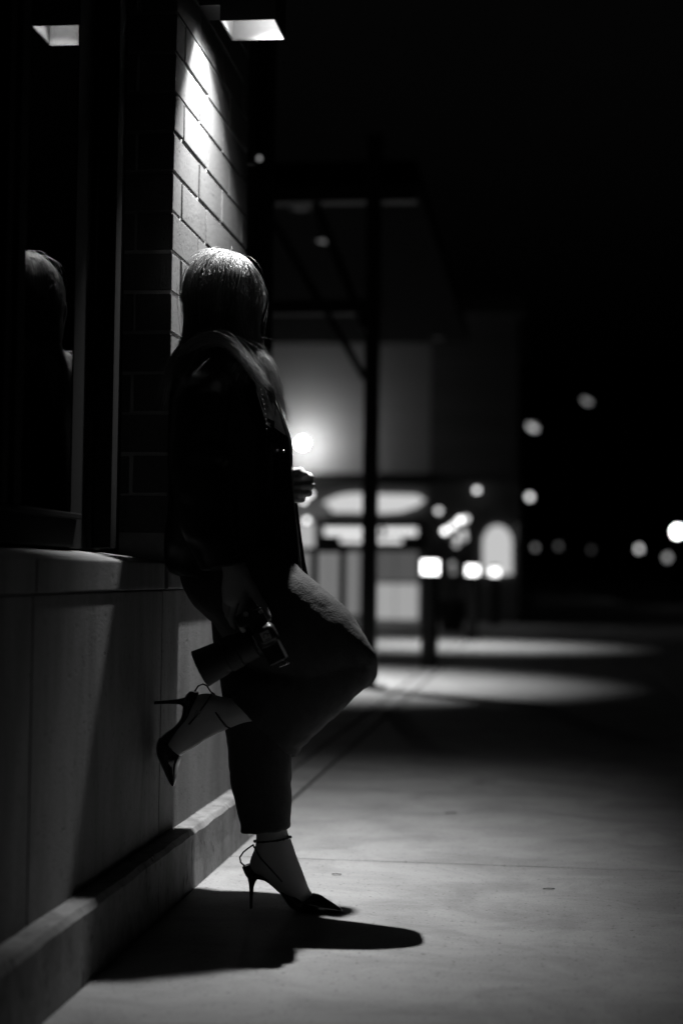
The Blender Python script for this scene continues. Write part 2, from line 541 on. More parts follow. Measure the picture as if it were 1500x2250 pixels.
# recessed entrance bay past the pilaster
spart(MB().box(-1.32, -1.20, YC1 + 0.02, 6.60, 0.02, 3.3), 'bay_wall', M['darkwall'])
spart(MB().box(-1.1995, -1.17, 5.2, 5.28, 0.05, 2.4), 'door_stile', M['bronze'], bevel=0.003)
spart(MB().box(-1.1995, -1.17, 6.05, 6.13, 0.05, 2.4), 'door_stile', M['bronze'], bevel=0.003)
spart(MB().box(-1.1995, -1.172, 5.282, 6.048, 2.3, 2.4), 'door_rail', M['bronze'], bevel=0.003)
spart(MB().box(-1.33, -1.14, 6.605, 6.78, 0.0, 3.3), 'corner_post', M['bronze'], bevel=0.004)
spart(MB().box(-4.6, -1.335, 6.66, 6.76, 0.0, 3.3), 'end_wall', M['darkwall'])

# ------------------------------------------------------------------ wall lamp over the woman
LX0, LX1, LY0, LY1, LZ = -0.864, -0.722, 4.245, 4.405, 2.276
lamp = empty('wall_lamp', 'black square box wall lamp shining down from the brick pilaster above the woman', 'lamp', loc=(XB, 4.325, LZ))
def lpart(mb, name, m, bevel=0.0, smooth=False):
    o = mb.build(name, m, None, smooth, bevel)
    o.parent = lamp
    o.matrix_parent_inverse = Matrix.Translation(-Vector(lamp.location))
    return o
T = 0.004
hs = MB()
hs.box(LX0 - T, LX0, LY0 - T, LY1 + T, LZ, LZ + 0.42)
hs.box(LX1, LX1 + T, LY0 - T, LY1 + T, LZ, LZ + 0.42)
hs.box(LX0 + .0001, LX1 - .0001, LY0 - T, LY0, LZ, LZ + 0.42)
hs.box(LX0 + .0001, LX1 - .0001, LY1, LY1 + T, LZ, LZ + 0.42)
hs.box(LX0 + .0001, LX1 - .0001, LY0 + .0001, LY1 - .0001, LZ + 0.41, LZ + 0.419)
lpart(hs, 'housing', M['lamp_metal'])
ln = MB()
e = 0.0012; zt = LZ + 0.150
ln.box(LX0 + 0.0002, LX0 + e, LY0 + e, LY1 - e, LZ + 0.003, zt)
ln.box(LX1 - e, LX1 - 0.0002, LY0 + e, LY1 - e, LZ + 0.003, zt)
ln.box(LX0 + 0.0002, LX1 - 0.0002, LY0 + 0.0002, LY0 + e, LZ + 0.003, zt)
ln.box(LX0 + 0.0002, LX1 - 0.0002, LY1 - e, LY1 - 0.0002, LZ + 0.003, zt)
ln.box(LX0 + 0.0002, LX1 - 0.0002, LY0 + 0.0002, LY1 - 0.0002, zt, zt + 0.004)
lpart(ln, 'reflector', M['lamp_white'])
lpart(MB().box(XB - 0.012, LX0 - T - .0002, LY0 + 0.02, LY1 - 0.02, LZ + 0.05, LZ + 0.36), 'wall_bracket', M['lamp_metal'], bevel=0.003)
LC = Vector((LX1 - 0.029, LY0 + 0.051, LZ + 0.087))
lpart(MB().tube([LC + Vector((0, 0, 0.052)), LC + Vector((0, 0, 0.03)), LC + Vector((0, 0, 0.003))], [0.012, 0.024, 0.027], 20), 'bulb', M['lamp_white'], smooth=True)
ld = bpy.data.lights.new('lamp_light', 'AREA')
ld.shape = 'DISK'; ld.size = 0.044; ld.energy = 37.0; ld.spread = math.radians(112)
lo = bpy.data.objects.new('lamp_light', ld); COL.objects.link(lo)
lo.parent = lamp; lo.location = LC - Vector(lamp.location)
# weak wide glow of the frosted bulb itself, lighting the reflector and the brick beside it
ed = bpy.data.lights.new('bulb_light', 'POINT')
ed.energy = 6.5; ed.shadow_soft_size = 0.022
eo = bpy.data.objects.new('bulb_light', ed); COL.objects.link(eo)
eo.parent = lamp; eo.location = LC - Vector(lamp.location) + Vector((0, 0, -0.024))

# ================================================================== THE WOMAN
W = empty('person', 'woman in black jacket and jeans leaning on the brick pilaster, one stiletto raised', 'person', loc=P(600, 2003, 3.88))
W.location.z = 0.0
def wpart(me, name, m, parent=None):
    o = new_obj(name, me, m)
    o.parent = W if parent is None else parent
    if parent is None:
        o.matrix_parent_inverse = Matrix.Translation(-Vector(W.location))
    return o
LEAN = True
YB = 3.86                        # torso depth

# ---- body: head, neck, core, arms, hands, legs, feet in one remeshed skin
ang = math.radians(64)
HF = Vector((math.cos(ang), math.sin(ang), -0.06)).normalized()      # face direction
HL = Vector((-math.sin(ang), math.cos(ang), 0))                       # her left
HU = HF.cross(HL) * 1.0
HU = HL.cross(HF) * -1.0 if HU.z < 0 else HU
HC = P(494, 659, 3.870)
def H(f, l, u): return HC + HF * f + HL * l + HU * u
b = MB()
b.ellipsoid(H(-0.008, 0, 0.018), HF * 0.094, HL * 0.073, HU * 0.086)             # cranium
b.ellipsoid(H(0.040, 0, -0.030), HF * 0.052, HL * 0.060, HU * 0.072)             # face
b.ellipsoid(H(0.050, 0, -0.070), HF * 0.042, HL * 0.045, HU * 0.036)             # jaw
b.ellipsoid(H(0.077, 0, -0.094), HF * 0.019, HL * 0.022, HU * 0.017)             # chin
b.ellipsoid(H(0.060, -0.036, -0.030), HF * 0.024, HL * 0.023, HU * 0.022)        # cheeks
b.ellipsoid(H(0.060, 0.036, -0.030), HF * 0.024, HL * 0.023, HU * 0.022)
b.ellipsoid(H(0.066, 0, 0.012), HF * 0.022, HL * 0.042, HU * 0.012)              # brow
b.tube([H(0.090, 0, 0.004), H(0.102, 0, -0.018), H(0.110, 0, -0.034), H(0.094, 0, -0.041)], [0.005, 0.007, 0.009, 0.008], 10)   # nose
b.ellipsoid(H(0.097, 0, -0.058), HF * 0.010, HL * 0.022, HU * 0.005)             # lips
b.ellipsoid(H(0.095, 0, -0.068), HF * 0.010, HL * 0.019, HU * 0.006)
for s in (-1, 1):
    b.ellipsoid(H(0.080, s * 0.031, -0.006), HF * 0.013, HL * 0.015, HU * 0.009)  # closed lids over the eyes
    b.ellipsoid(H(-0.012, s * 0.073, -0.022), HF * 0.017, HL * 0.007, HU * 0.029) # ears
neck_lo = P(487, 800, YB)
b.tube([H(-0.018, 0, -0.02), H(-0.010, 0, -0.10), neck_lo + Vector((0, 0, .03)), neck_lo - Vector((0, 0, .03))], [0.052, 0.048, 0.054, 0.075], 16)
# core torso under the clothes
b.px_loft([(450, 800, 530, 800, YB, .09), (425, 840, 560, 840, YB, .13), (412, 920, 585, 920, YB, .135), (412, 1050, 590, 1050, YB, .12),
           (415, 1180, 620, 1180, YB, .15), (440, 1270, 625, 1270, YB, .16), (480, 1340, 610, 1340, YB, .14)])
# right arm (near the viewer) down to the hand on the camera
YA = 3.615
b.px_loft([(415, 855, 470, 855, 3.745, .030), (405, 905, 470, 905, 3.69, .036), (402, 1000, 470, 1000, 3.645, .040), (420, 1100, 485, 1100, 3.625, .038),
           (458, 1190, 508, 1185, 3.59, .030), (484, 1240, 534, 1232, 3.578, .026), (490, 1262, 545, 1250, 3.57, .026), (487, 1290, 553, 1278, 3.565, .024),
           (489, 1318, 555, 1304, 3.56, .021), (497, 1330, 550, 1320, 3.56, .018)])
def finger(pts, rs): b.tube([P(u, v, y) for u, v, y in pts], rs, 10)
finger([(540, 1305, 3.550), (535, 1325, 3.538), (526, 1355, 3.530), (531, 1378, 3.530), (538, 1390, 3.533)], [.010, .0098, .0086, .0078, .0068])
finger([(522, 1310, 3.565), (516, 1330, 3.560), (507, 1358, 3.556), (511, 1372, 3.556), (520, 1380, 3.560)], [.010, .0096, .0086, .0078, .0066])
finger([(508, 1312, 3.580), (503, 1332, 3.580), (500, 1352, 3.582), (507, 1364, 3.584), (516, 1370, 3.588)], [.0095, .009, .0082, .0074, .0064])
finger([(497, 1308, 3.590), (495, 1326, 3.597), (496, 1342, 3.602), (503, 1352, 3.605), (510, 1357, 3.608)], [.0085, .008, .0072, .0066, .0058])
finger([(533, 1262, 3.565), (548, 1285, 3.555), (565, 1314, 3.548), (581, 1336, 3.543), (589, 1356, 3.540), (592, 1366, 3.540)], [.012, .013, .0115, .0095, .0085, .006])
# left arm to the fist held in front
b.px_loft([(440, 850, 495, 850, 3.98, .035), (445, 900, 505, 900, 4.02, .040), (458, 980, 525, 1000, 4.04, .043), (500, 1030, 540, 1085, 4.02, .038),
           (560, 1035, 575, 1085, 3.99, .030), (610, 1040, 616, 1088, 3.965, .026), (640, 1034, 645, 1100, 3.955, .030), (664, 1040, 664, 1098, 3.955, .026)])
for (u, v, kv, r) in ((681, 1048, 0, .0098), (684, 1066, 0, .0100), (678, 1083, 0, .0094), (664, 1097, 0, .0084)):
    finger([(648, v - 3, 3.985), (u - 2, v - 3, 3.972), (u, v, 3.955), (u - 3, v + 1, 3.934), (u - 22, v + 2, 3.926), (u - 34, v + 1, 3.930)], [r, r * 1.08, r * 1.05, r, r * .95, r * .8])
finger([(628, 1044, 3.95), (645, 1037, 3.935), (662, 1034, 3.925), (670, 1043, 3.920), (662, 1048, 3.920)], [.013, .0115, .0105, .0095, .0075])
# legs
b.px_loft([(480, 1300, 600, 1300, 3.93, .07), (495, 1450, 605, 1450, 3.93, .06), (515, 1600, 620, 1600, 3.92, .05), (535, 1740, 620, 1740, 3.905, .042),
           (555, 1805, 629, 1802, 3.895, .034), (563, 1835, 632, 1830, 3.89, .032), (560, 1862, 640, 1848, 3.89, .033), (549, 1893, 651, 1880, 3.89, .034),
           (553, 1917, 662, 1908, 3.89, .033), (590, 1940, 670, 1930, 3.89, .033), (630, 1975, 679, 1955, 3.89, .035), (655, 1992, 690, 1970, 3.89, .036), (690, 1997, 705, 1982, 3.89, .028)])
b.px_loft([(600, 1290, 480, 1330, 3.78, .08), (700, 1340, 590, 1440, 3.76, .07), (770, 1410, 700, 1490, 3.74, .058), (790, 1440, 770, 1490, 3.74, .05)])
b.px_loft([(720, 1440, 790, 1490, 3.75, .05), (660, 1470, 715, 1560, 3.77, .05), (585, 1505, 615, 1580, 3.83, .042), (520, 1532, 545, 1586, 3.83, .033),
           (490, 1531, 505, 1600, 3.835, .032), (455, 1523, 480, 1612, 3.84, .033), (430, 1530, 455, 1624, 3.84, .032), (412, 1556, 436, 1637, 3.84, .031),
           (390, 1592, 415, 1650, 3.84, .034), (366, 1622, 399, 1660, 3.84, .037), (358, 1645, 390, 1678, 3.84, .034), (360, 1668, 384, 1692, 3.84, .026)])
body = wpart(remesh(b, 0.0034, 3, 'body'), 'body', M['skin'])

# ---- jacket
def fold(c, k):
    d = 0.0
    q = Vector((c.x * 1.4, c.y * 1.0, c.z * 0.55))
    d += noise.noise(q * 9.0) * 0.0085
    d += (abs(noise.noise(Vector((c.x * 8 + c.z * 5, c.y * 7, c.z * 6)) + Vector((3, 7, 1)))) - 0.2) * 0.006
    d += noise.noise(c * 40) * 0.0010
    return d
j = MB()
j.px_loft([(450, 764, 530, 764, YB, .075), (425, 776, 560, 778, YB, .13), (405, 790, 580, 792, YB, .145), (393, 815, 594, 822, YB, .165), (387, 860, 606, 865, YB, .18),
           (384, 910, 622, 915, YB, .185), (382, 960, 635, 962, YB, .18), (380, 1010, 638, 1012, YB, .175), (378, 1060, 641, 1062, YB, .172),
           (374, 1130, 648, 1132, YB, .175), (372, 1200, 655, 1205, YB, .185), (376, 1246, 659, 1255, YB, .19), (395, 1262, 662, 1286, YB, .19), (398, 1264, 662, 1290, YB, .188)], n=2.4)
# right sleeve
j.px_loft([(400, 792, 470, 786, 3.79, .05), (383, 822, 505, 814, 3.74, .058), (374, 860, 512, 850, 3.70, .066), (370, 910, 505, 900, 3.672, .068), (369, 955, 498, 945, 3.66, .068),
           (370, 985, 489, 978, 3.652, .066), (372, 1004, 503, 1003, 3.648, .068), (374, 1026, 487, 1027, 3.644, .066), (377, 1052, 506, 1050, 3.638, .066), (382, 1095, 513, 1090, 3.628, .064),
           (394, 1140, 517, 1132, 3.615, .061), (408, 1190, 522, 1178, 3.59, .058), (428, 1232, 535, 1212, 3.585, .054), (440, 1256, 545, 1236, 3.582, .052), (444, 1258, 542, 1239, 3.582, .049)], m=28, n=2.1, sub=3)
# left sleeve (behind the torso)
j.px_loft([(420, 785, 500, 785, 3.97, .06), (415, 870, 520, 870, 4.02, .058), (430, 970, 540, 990, 4.03, .056), (480, 1020, 550, 1095, 4.01, .052), (560, 1022, 590, 1092, 3.985, .044), (600, 1028, 622, 1094, 3.965, .040)], n=2.1)
jk = wpart(remesh(j, 0.0052, 3, 'jacket', fold), 'jacket', M['jacket'])
# collar and lapel, front edges, pocket flap, seams
def strip(pts, off, wid, name, m, th=0.004, parent=jk):
    """thin cloth piece: list of (u,v,Y) left/right pairs -> closed strip"""
    mb = MB(); vs = []; fs = []
    n = len(pts)
    for (ua, va, ya, ub, vb, yb) in pts:
        a = P(ua, va, ya); c = P(ub, vb, yb)
        vs += [a, c, c + Vector((0.0, th, 0)), a + Vector((0.0, th, 0))]
    for i in range(n - 1):
        for k in range(4):
            fs.append((i * 4 + k, i * 4 + (k + 1) % 4, (i + 1) * 4 + (k + 1) % 4, (i + 1) * 4 + k))
    fs += [(0, 1, 2, 3), tuple((n - 1) * 4 + k for k in (3, 2, 1, 0))]
    me = mb.add(vs, fs).mesh(name, smooth=False)
    o = new_obj(name, me, m); o.parent = parent
    return o
# right front panel hanging open, its edge is the outline of the jacket
strip([(560, 838, 3.70, 600, 868, 3.78), (575, 880, 3.69, 618, 912, 3.78), (590, 930, 3.69, 634, 962, 3.78), (600, 1000, 3.70, 639, 1012, 3.79), (600, 1060, 3.70, 642, 1064, 3.79),
       (602, 1130, 3.70, 649, 1134, 3.78), (600, 1200, 3.70, 655, 1206, 3.78), (596, 1265, 3.70, 660, 1292, 3.78)], 0, 0, 'front_panel', M['jacket'], 0.006)
strip([(610, 1085, 3.98, 652, 1100, 4.0), (612, 1160, 3.98, 662, 1180, 4.0), (616, 1220, 3.98, 670, 1235, 4.0), (618, 1258, 3.98, 677, 1268, 4.0)], 0, 0, 'front_panel', M['jacket'], 0.006)
strip([(545, 782, 3.74, 572, 782, 3.80), (556, 830, 3.71, 592, 832, 3.78), (566, 868, 3.685, 605, 872, 3.77), (580, 915, 3.675, 602, 925, 3.72), (588, 935, 3.675, 596, 940, 3.70)], 0, 0, 'lapel', M['jacket'], 0.007)
fl = strip([(572, 1068, 3.676, 588, 1066, 3.690), (574, 1080, 3.674, 594, 1078, 3.690), (575, 1094, 3.673, 594, 1098, 3.690)], 0, 0, 'pocket_flap', M['jacket'], 0.006)
def line(pts, r, name, m=M['thread'], parent=jk, mm=6):
    o = new_obj(name, MB().tube([P(*p) for p in pts], r, mm).mesh(name, smooth=True), m); o.parent = parent
    return o
line([(600, 868, 3.776), (618, 912, 3.776), (634, 962, 3.776), (639, 1012, 3.786), (642, 1064, 3.786), (649, 1134, 3.776), (655, 1206, 3.776), (660, 1291, 3.776)], 0.0011, 'edge_stitching')
cuff = line([(516, 1222, 3.535), (530, 1217, 3.545), (540, 1214, 3.57)], 0.0007, 'cuff_seam', M['thread'])
bt = new_obj('button', MB().ellipsoid(P(623, 992, 3.735), (.0035, 0, 0), (0, .002, 0), (0, 0, .0035), 10, 6).mesh('button', True), M['silver']); bt.parent = jk
for k in range(14):
    t = k / 13
    u = 574 + 10 * t + 6 * math.sin(t * 3); v = 855 + 140 * t
    o = new_obj('stitch', MB().tube([P(u, v, 3.668), P(u + .6, v + 5, 3.668)], 0.0007, 5).mesh('stitch', True), M['thread']); o.parent = jk

# ---- jeans
def dfold(c, k):
    d = noise.noise(Vector((c.x * 7, c.y * 7, c.z * 9))) * 0.004
    d += (abs(noise.noise(Vector((c.x * 16 + c.z * 9, c.y * 14, c.z * 12)))) - 0.18) * 0.006
    d += noise.noise(c * 60) * 0.0008
    return d
t = MB()
t.px_loft([(400, 1215, 640, 1215, 3.85, .165), (398, 1262, 648, 1262, 3.85, .17), (412, 1300, 640, 1310, 3.85, .17), (432, 1332, 625, 1350, 3.86, .16), (465, 1360, 600, 1400, 3.88, .12)])
t.px_loft([(455, 1290, 640, 1290, 3.925, .10), (462, 1345, 640, 1345, 3.925, .095), (470, 1405, 642, 1405, 3.925, .092), (485, 1480, 642, 1480, 3.92, .088), (497, 1600, 640, 1600, 3.915, .084),
           (506, 1700, 639, 1700, 3.905, .078), (520, 1775, 637, 1770, 3.895, .068), (529, 1815, 636, 1806, 3.89, .060), (529, 1829, 637, 1818, 3.89, .060), (534, 1829, 632, 1820, 3.89, .055)], n=2.3)
t.px_loft([(640, 1245, 440, 1322, 3.80, .13), (692, 1287, 520, 1430, 3.76, .105), (745, 1334, 600, 1490, 3.74, .095), (794, 1388, 680, 1520, 3.73, .082), (822, 1436, 745, 1510, 3.73, .066), (828, 1462, 795, 1500, 3.73, .045), (822, 1478, 808, 1492, 3.73, .02)], n=2.7, tilt=-0.55)
t.px_loft([(755, 1405, 818, 1478, 3.73, .06), (700, 1420, 803, 1507, 3.735, .07), (625, 1450, 750, 1562, 3.75, .075), (560, 1482, 698, 1610, 3.765, .078), (520, 1512, 660, 1645, 3.775, .082), (508, 1524, 650, 1660, 3.778, .086), (518, 1536, 640, 1652, 3.778, .074)], n=2.3)
jn = wpart(remesh(t, 0.0052, 3, 'jeans', dfold), 'jeans', M['denim'])
line([(575, 1590, 3.835), (590, 1660, 3.825), (598, 1730, 3.822), (606, 1800, 3.826)], 0.0009, 'side_seam', M['denim'], jn)
line([(530, 1816, 3.845), (560, 1816, 3.828), (600, 1811, 3.826), (632, 1806, 3.845)], 0.0009, 'hem_stitching', M['denim'], jn)

# ---- shoes
def shoe(parts):
    root = None
    for nm, mb in parts:
        me = remesh(mb, 0.0024, 2, nm)
        if root is None:
            root = wpart(me, nm, M['patent'])
        else:
            o = new_obj(nm, me, M['patent']); o.parent = root
    return root
YL = 3.89
# standing shoe: toe box, sole, heel seat
s1 = MB()
s1.px_loft([(655, 1990, 684, 1964, YL, .040), (668, 1998, 702, 1968, YL, .041), (690, 2003, 716, 1977, YL, .038), (715, 2004, 733, 1987, YL, .028), (738, 2005, 746, 1995, YL, .013), (750, 2005, 752, 2000, YL, .004)], n=2.6)
s1.px_loft([(533, 1903, 552, 1898, YL, .024), (545, 1927, 568, 1914, YL, .029), (575, 1932, 590, 1915, YL, .028), (603, 1945, 622, 1926, YL, .027), (622, 1970, 648, 1944, YL, .031), (640, 1993, 668, 1962, YL, .038), (668, 2003, 690, 1985, YL, .040), (710, 2005, 716, 1996, YL, .03)], n=2.6)
h1 = MB()
h1.px_loft([(535, 1908, 575, 1922, YL, .021), (543, 1926, 566, 1932, YL, .015), (547, 1945, 559, 1945, YL, .0085), (548, 1970, 556, 1970, YL, .006), (548.5, 1997, 555, 1997, YL, .0055)], n=2.4)
sh1 = shoe([('shoe', s1), ('heel', h1)])
sb = line([(557, 1856, YL - .02), (548, 1862, YL - .015), (535, 1872, YL - .008), (527, 1884, YL), (529, 1895, YL), (540, 1905, YL)], 0.0021, 'slingback_strap', M['patent'], sh1)
line([(556, 1858, YL - .025), (572, 1885, YL - .037), (595, 1910, YL - .036), (620, 1938, YL - .034)], 0.0019, 'side_strap', M['patent'], sh1)
line([(557, 1858, YL + .025), (572, 1885, YL + .037), (595, 1910, YL + .036), (620, 1938, YL + .034)], 0.0019, 'side_strap', M['patent'], sh1)
for q in range(7):
    o = new_obj('bead', MB().ellipsoid(P(672 + q * 9, 1972 + q * 2.6, YL - .012), (.0022, 0, 0), (0, .0022, 0), (0, 0, .0022), 8, 6).mesh('bead', True), M['patent']); o.parent = sh1
# ankle chain
ak = []
for q in range(17):
    an = 2 * math.pi * q / 16
    c = (P(561, 1848, YL) + P(637, 1840, YL)) / 2
    a = (P(638, 1840, YL) - P(560, 1848, YL)) / 2
    ak.append(c + a * math.cos(an) * 1.02 + Vector((0, .036, 0)) * math.sin(an))
anklet = wpart(MB().tube(ak, 0.0021, 7).mesh('anklet', True), 'anklet', M['patent'])
for q in range(16):
    o = new_obj('bead', MB().ellipsoid(ak[q], (.0032, 0, 0), (0, .0032, 0), (0, 0, .0032), 8, 6).mesh('bead', True), M['patent'] if q % 3 else M['silver']); o.parent = anklet
# raised shoe against the stone
YR = 3.84
s2 = MB()
s2.px_loft([(352, 1618, 400, 1652, YR, .038), (346, 1635, 397, 1668, YR, .041), (347, 1655, 392, 1683, YR, .038), (357, 1682, 389, 1698, YR, .028), (369, 1712, 387, 1714, YR, .014), (377, 1727, 383, 1727, YR, .005)], n=2.6)
s2.px_loft([(420, 1517, 436, 1522, YR, .022), (409, 1528, 434, 1545, YR, .028), (404, 1550, 427, 1562, YR, .029), (400, 1575, 421, 1585, YR, .028), (384, 1596, 408, 1612, YR, .028), (362, 1612, 392, 1640, YR, .034), (348, 1632, 376, 1655, YR, .038), (348, 1655, 366, 1668, YR, .034)], n=2.6)
h2 = MB()
h2.px_loft([(426, 1520, 408, 1568, YR, .021), (410, 1530, 402, 1553, YR, .015), (394, 1535, 393, 1548, YR, .0085), (370, 1538, 370, 1547, YR, .0065), (338, 1541, 338, 1548, YR, .0055)], n=2.4)
sh2 = shoe([('shoe', s2), ('heel', h2)])
line([(428, 1519, YR - .01), (436, 1507, YR - .006), (446, 1503, YR), (455, 1507, YR), (463, 1520, YR - .01), (472, 1526, YR - .02)], 0.0021, 'slingback_strap', M['patent'], sh2)
line([(467, 1522, YR - .02), (450, 1548, YR - .036), (436, 1568, YR - .038), (415, 1592, YR - .036)], 0.0021, 'side_strap', M['patent'], sh2)
line([(474, 1565, YR - .033), (484, 1580, YR - .037), (497, 1596, YR - .030), (505, 1600, YR - .02)], 0.0024, 'ankle_strap', M['patent'], sh2)
bk = [P(432, 1561, YR - .041), P(441, 1565, YR - .041), P(436, 1577, YR - .041), P(428, 1572, YR - .041)]
o = new_obj('buckle', MB().tube(bk + [bk[0], bk[1]], 0.0009, 6).mesh('buckle', True), M['silver']); o.parent = sh2
# finger ring
rc = P(664, 1085, 3.93)
rp = [rc + Vector((0.0008 * math.cos(a), .0105 * math.sin(a), .0105 * math.cos(a))) for a in [2 * math.pi * q / 14 for q in range(15)]]
wpart(MB().tube(rp, 0.0011, 6).mesh('finger_ring', True), 'finger_ring', M['silver'])

# ---- hair: strands walked down over head, jacket and shoulders
from mathutils.bvhtree import BVHTree
bvh = BVHTree.FromPolygons([v.co for v in jk.data.vertices], [tuple(p.vertices) for p in jk.data.polygons])
NS, NT = 6000, 32
A3 = np.array([list(HF), list(HL), list(HU)])
hc = np.array(H(-0.006, 0, 0.006))
rad = np.array([0.099, 0.083, 0.098])
part = np.array([0.25, -0.10, 0.96])
th = 1.75 * rng.random(NS) ** 0.85     # from the crown down to below the ears
ph = rng.random(NS) * 2 * np.pi
d = np.stack([np.sin(th) * np.cos(ph), np.sin(th) * np.sin(ph), np.cos(th)], 1)
front = (d[:, 0] > 0.66) & (d[:, 2] < 0.45)   # no hair on the face
d = d[~front]; NS = len(d)
ncl = 330                                     # locks: nearby roots share a lock
cdir = rng.normal(0, 1, (ncl, 3)); cdir /= np.linalg.norm(cdir, axis=1)[:, None]
cl = np.argmax(d @ cdir.T + rng.normal(0, .01, (NS, ncl)), axis=1)
clay = rng.random(ncl) * 0.013
layer = clay[cl] * 0.6 + rng.random(NS) * 0.004 + 0.012 * np.clip(1 - th[~front] / 1.5, 0, 1) ** 1.2
pos = hc + ((d * (rad + layer[:, None])) @ A3)
away = d - part * (d @ part)[:, None]
away /= np.linalg.norm(away, axis=1)[:, None] + 1e-6
clump_dir = rng.normal(0, 1, (ncl, 3))
vel = (away * 1.0 + d * 0.05 + clump_dir[cl] * 0.34 + rng.normal(0, .16, (NS, 3))) @ A3
length = np.clip(rng.normal(0.345, 0.035, NS), .22, .43)
step = (length / (NT - 1))[:, None]
paths = [pos.copy()]
fx = rng.random(ncl)[cl] < 0.6
stiff = rng.normal(0, 0.034, (NS, 3))
on_face = np.zeros(NS, bool)
for i in range(1, NT):
    vel = vel * 0.80 + np.array([0.0, 0.0, -0.34])
    vel += clump_dir[cl] * 0.022 + stiff + rng.normal(0, 0.012, (NS, 3))
    vel /= np.linalg.norm(vel, axis=1)[:, None]
    pos = pos + vel * step
    loc = (pos - hc) @ A3.T
    q = loc / (rad + layer[:, None])
    rr = np.linalg.norm(q, axis=1)
    ins = rr < 1
    hug = (~ins) & (loc[:, 2] > -0.045)
    tgt = np.where(ins, 1.0, np.where(hug, 1 + (rr - 1) * 0.45, rr))
    q = q / rr[:, None] * tgt[:, None]
    newp = hc + ((q * (rad + layer[:, None])) @ A3)
    pos = np.where((ins | hug)[:, None], newp, pos)
    loc = (pos - hc) @ A3.T
    on_face |= (loc[:, 0] > 0.058) & (np.abs(loc[:, 1]) < 0.066) & (loc[:, 2] < 0.012) & (loc[:, 2] > -0.12)
    low = np.nonzero(loc[:, 2] < -0.05)[0]
    for n_ in low:
        hit = bvh.find_nearest(Vector(pos[n_]), 0.06)
        if hit[0] is None: continue
        nv = hit[1]
        sd = (Vector(pos[n_]) - hit[0]).dot(nv)
        off = 0.002 + layer[n_] * 0.8
        if sd < off:
            pos[n_] = np.array(hit[0] + nv * off)
            drift = np.array([0.0052, 0.0004, 0.0]) if fx[n_] else np.array([-0.0018, -0.0016, 0.0])
            pos[n_] += drift
    pos[:, 0] = np.where((pos[:, 1] > YC0 - .01), np.maximum(pos[:, 0], XB + 0.004), pos[:, 0])
    dlt = pos - paths[-1]; ln_ = np.linalg.norm(dlt, axis=1)[:, None] + 1e-9
    vel = dlt / ln_
    paths.append(pos.copy())
keep = ~on_face
PT = np.stack(paths, 1)[keep]                # strands, points, 3
cl = cl[keep]; NS = len(PT)
tt = np.linspace(0, 1, NT)
# each lock waves as one, each strand a little by itself, a few fly away
# the lock lying over the near shoulder and down the lapel
NL = 620
key = np.array([(392, 812, 3.80), (412, 775, 3.755), (440, 750, 3.735), (478, 741, 3.73), (512, 757, 3.735), (542, 792, 3.735), (570, 830, 3.735), (597, 862, 3.76)], float)
tk = np.linspace(0, 1, len(key))
lock = np.zeros((NL, NT, 3))
for n_ in range(NL):
    a0 = max(0.0, rng.normal(0.16, 0.13)); a1 = min(1.0, rng.normal(0.90, 0.10))
    if rng.random() < 0.22: a0, a1 = rng.uniform(.30, .42), rng.uniform(-.04, .06)
    ts = np.clip(np.linspace(a0, a1, NT), 0, 1)
    ju, jv, jy = rng.normal(0, 7), rng.normal(0, 8), rng.normal(0, .014)
    wv_ = rng.normal(0, 5) * np.sin(np.linspace(0, rng.uniform(3, 7), NT) + rng.uniform(0, 6))
    for i in range(NT):
        u_, v_, y_ = (np.interp(ts[i], tk, key[:, c_]) for c_ in range(3))
        p_ = P(u_ + ju + wv_[i] * .6, v_ + jv + wv_[i], y_ + jy)
        hit = bvh.find_nearest(p_, 0.12)
        if hit[0] is not None:
            off = 0.002 + 0.010 * ((n_ * 37) % 100) / 100
            if (p_ - hit[0]).dot(hit[1]) < off: p_ = hit[0] + hit[1] * off
        lock[n_, i] = p_
for _ in range(3): lock[:, 1:-1] = (lock[:, :-2] + 2 * lock[:, 1:-1] + lock[:, 2:]) / 4
PT = np.concatenate([PT, lock]); cl = np.concatenate([cl, rng.integers(0, 14, NL) + ncl]); ncl += 14
NS = len(PT)
guide = np.zeros((ncl, NT, 3)); cnt = np.zeros(ncl)
np.add.at(guide, cl, PT); np.add.at(cnt, cl, 1)
guide /= np.maximum(cnt, 1)[:, None, None]
pull = (0.12 + 0.60 * np.clip(tt / 0.5, 0, 1)) * np.where(cl >= ncl - 14, 0.12, rng.uniform(0.5, 1.0, ncl)[cl])[:, None]
PT += (guide[cl] - PT) * pull[:, :, None]
ramp = np.clip((tt - 0.12) / 0.5, 0, 1)
cph = rng.uniform(0, 6.28, (ncl, 2)); cfr = rng.uniform(5, 9, ncl); cam_ = rng.uniform(0.001, 0.0075, ncl)
wx = np.sin(tt[None, :] * cfr[cl][:, None] + cph[cl, 0][:, None]) * cam_[cl][:, None] * ramp[None, :]
wy = np.sin(tt[None, :] * cfr[cl][:, None] * 0.8 + cph[cl, 1][:, None]) * cam_[cl][:, None] * ramp[None, :]
PT[:, :, 0] += wx; PT[:, :, 1] -= np.abs(wy)
PT[:, :, 0] += np.sin(tt[None, :] * rng.uniform(6, 13, NS)[:, None] + rng.uniform(0, 6, NS)[:, None]) * 0.003 * ramp[None, :]
mess = rng.random(NS) < 0.10                 # loose strands lying across the others
mo = rng.normal(0, 0.011, (NS, 3)) * mess[:, None]
mo[:, 1] = -np.abs(mo[:, 1]) * 0.8
bump_ = np.sin(np.pi * np.clip(tt * rng.uniform(1.2, 2.0, NS)[:, None], 0, 1))
PT += mo[:, None, :] * bump_[:, :, None]
fly = rng.random(NS) < 0.02
amp = rng.normal(0, 0.020, (NS, 3)) * fly[:, None]
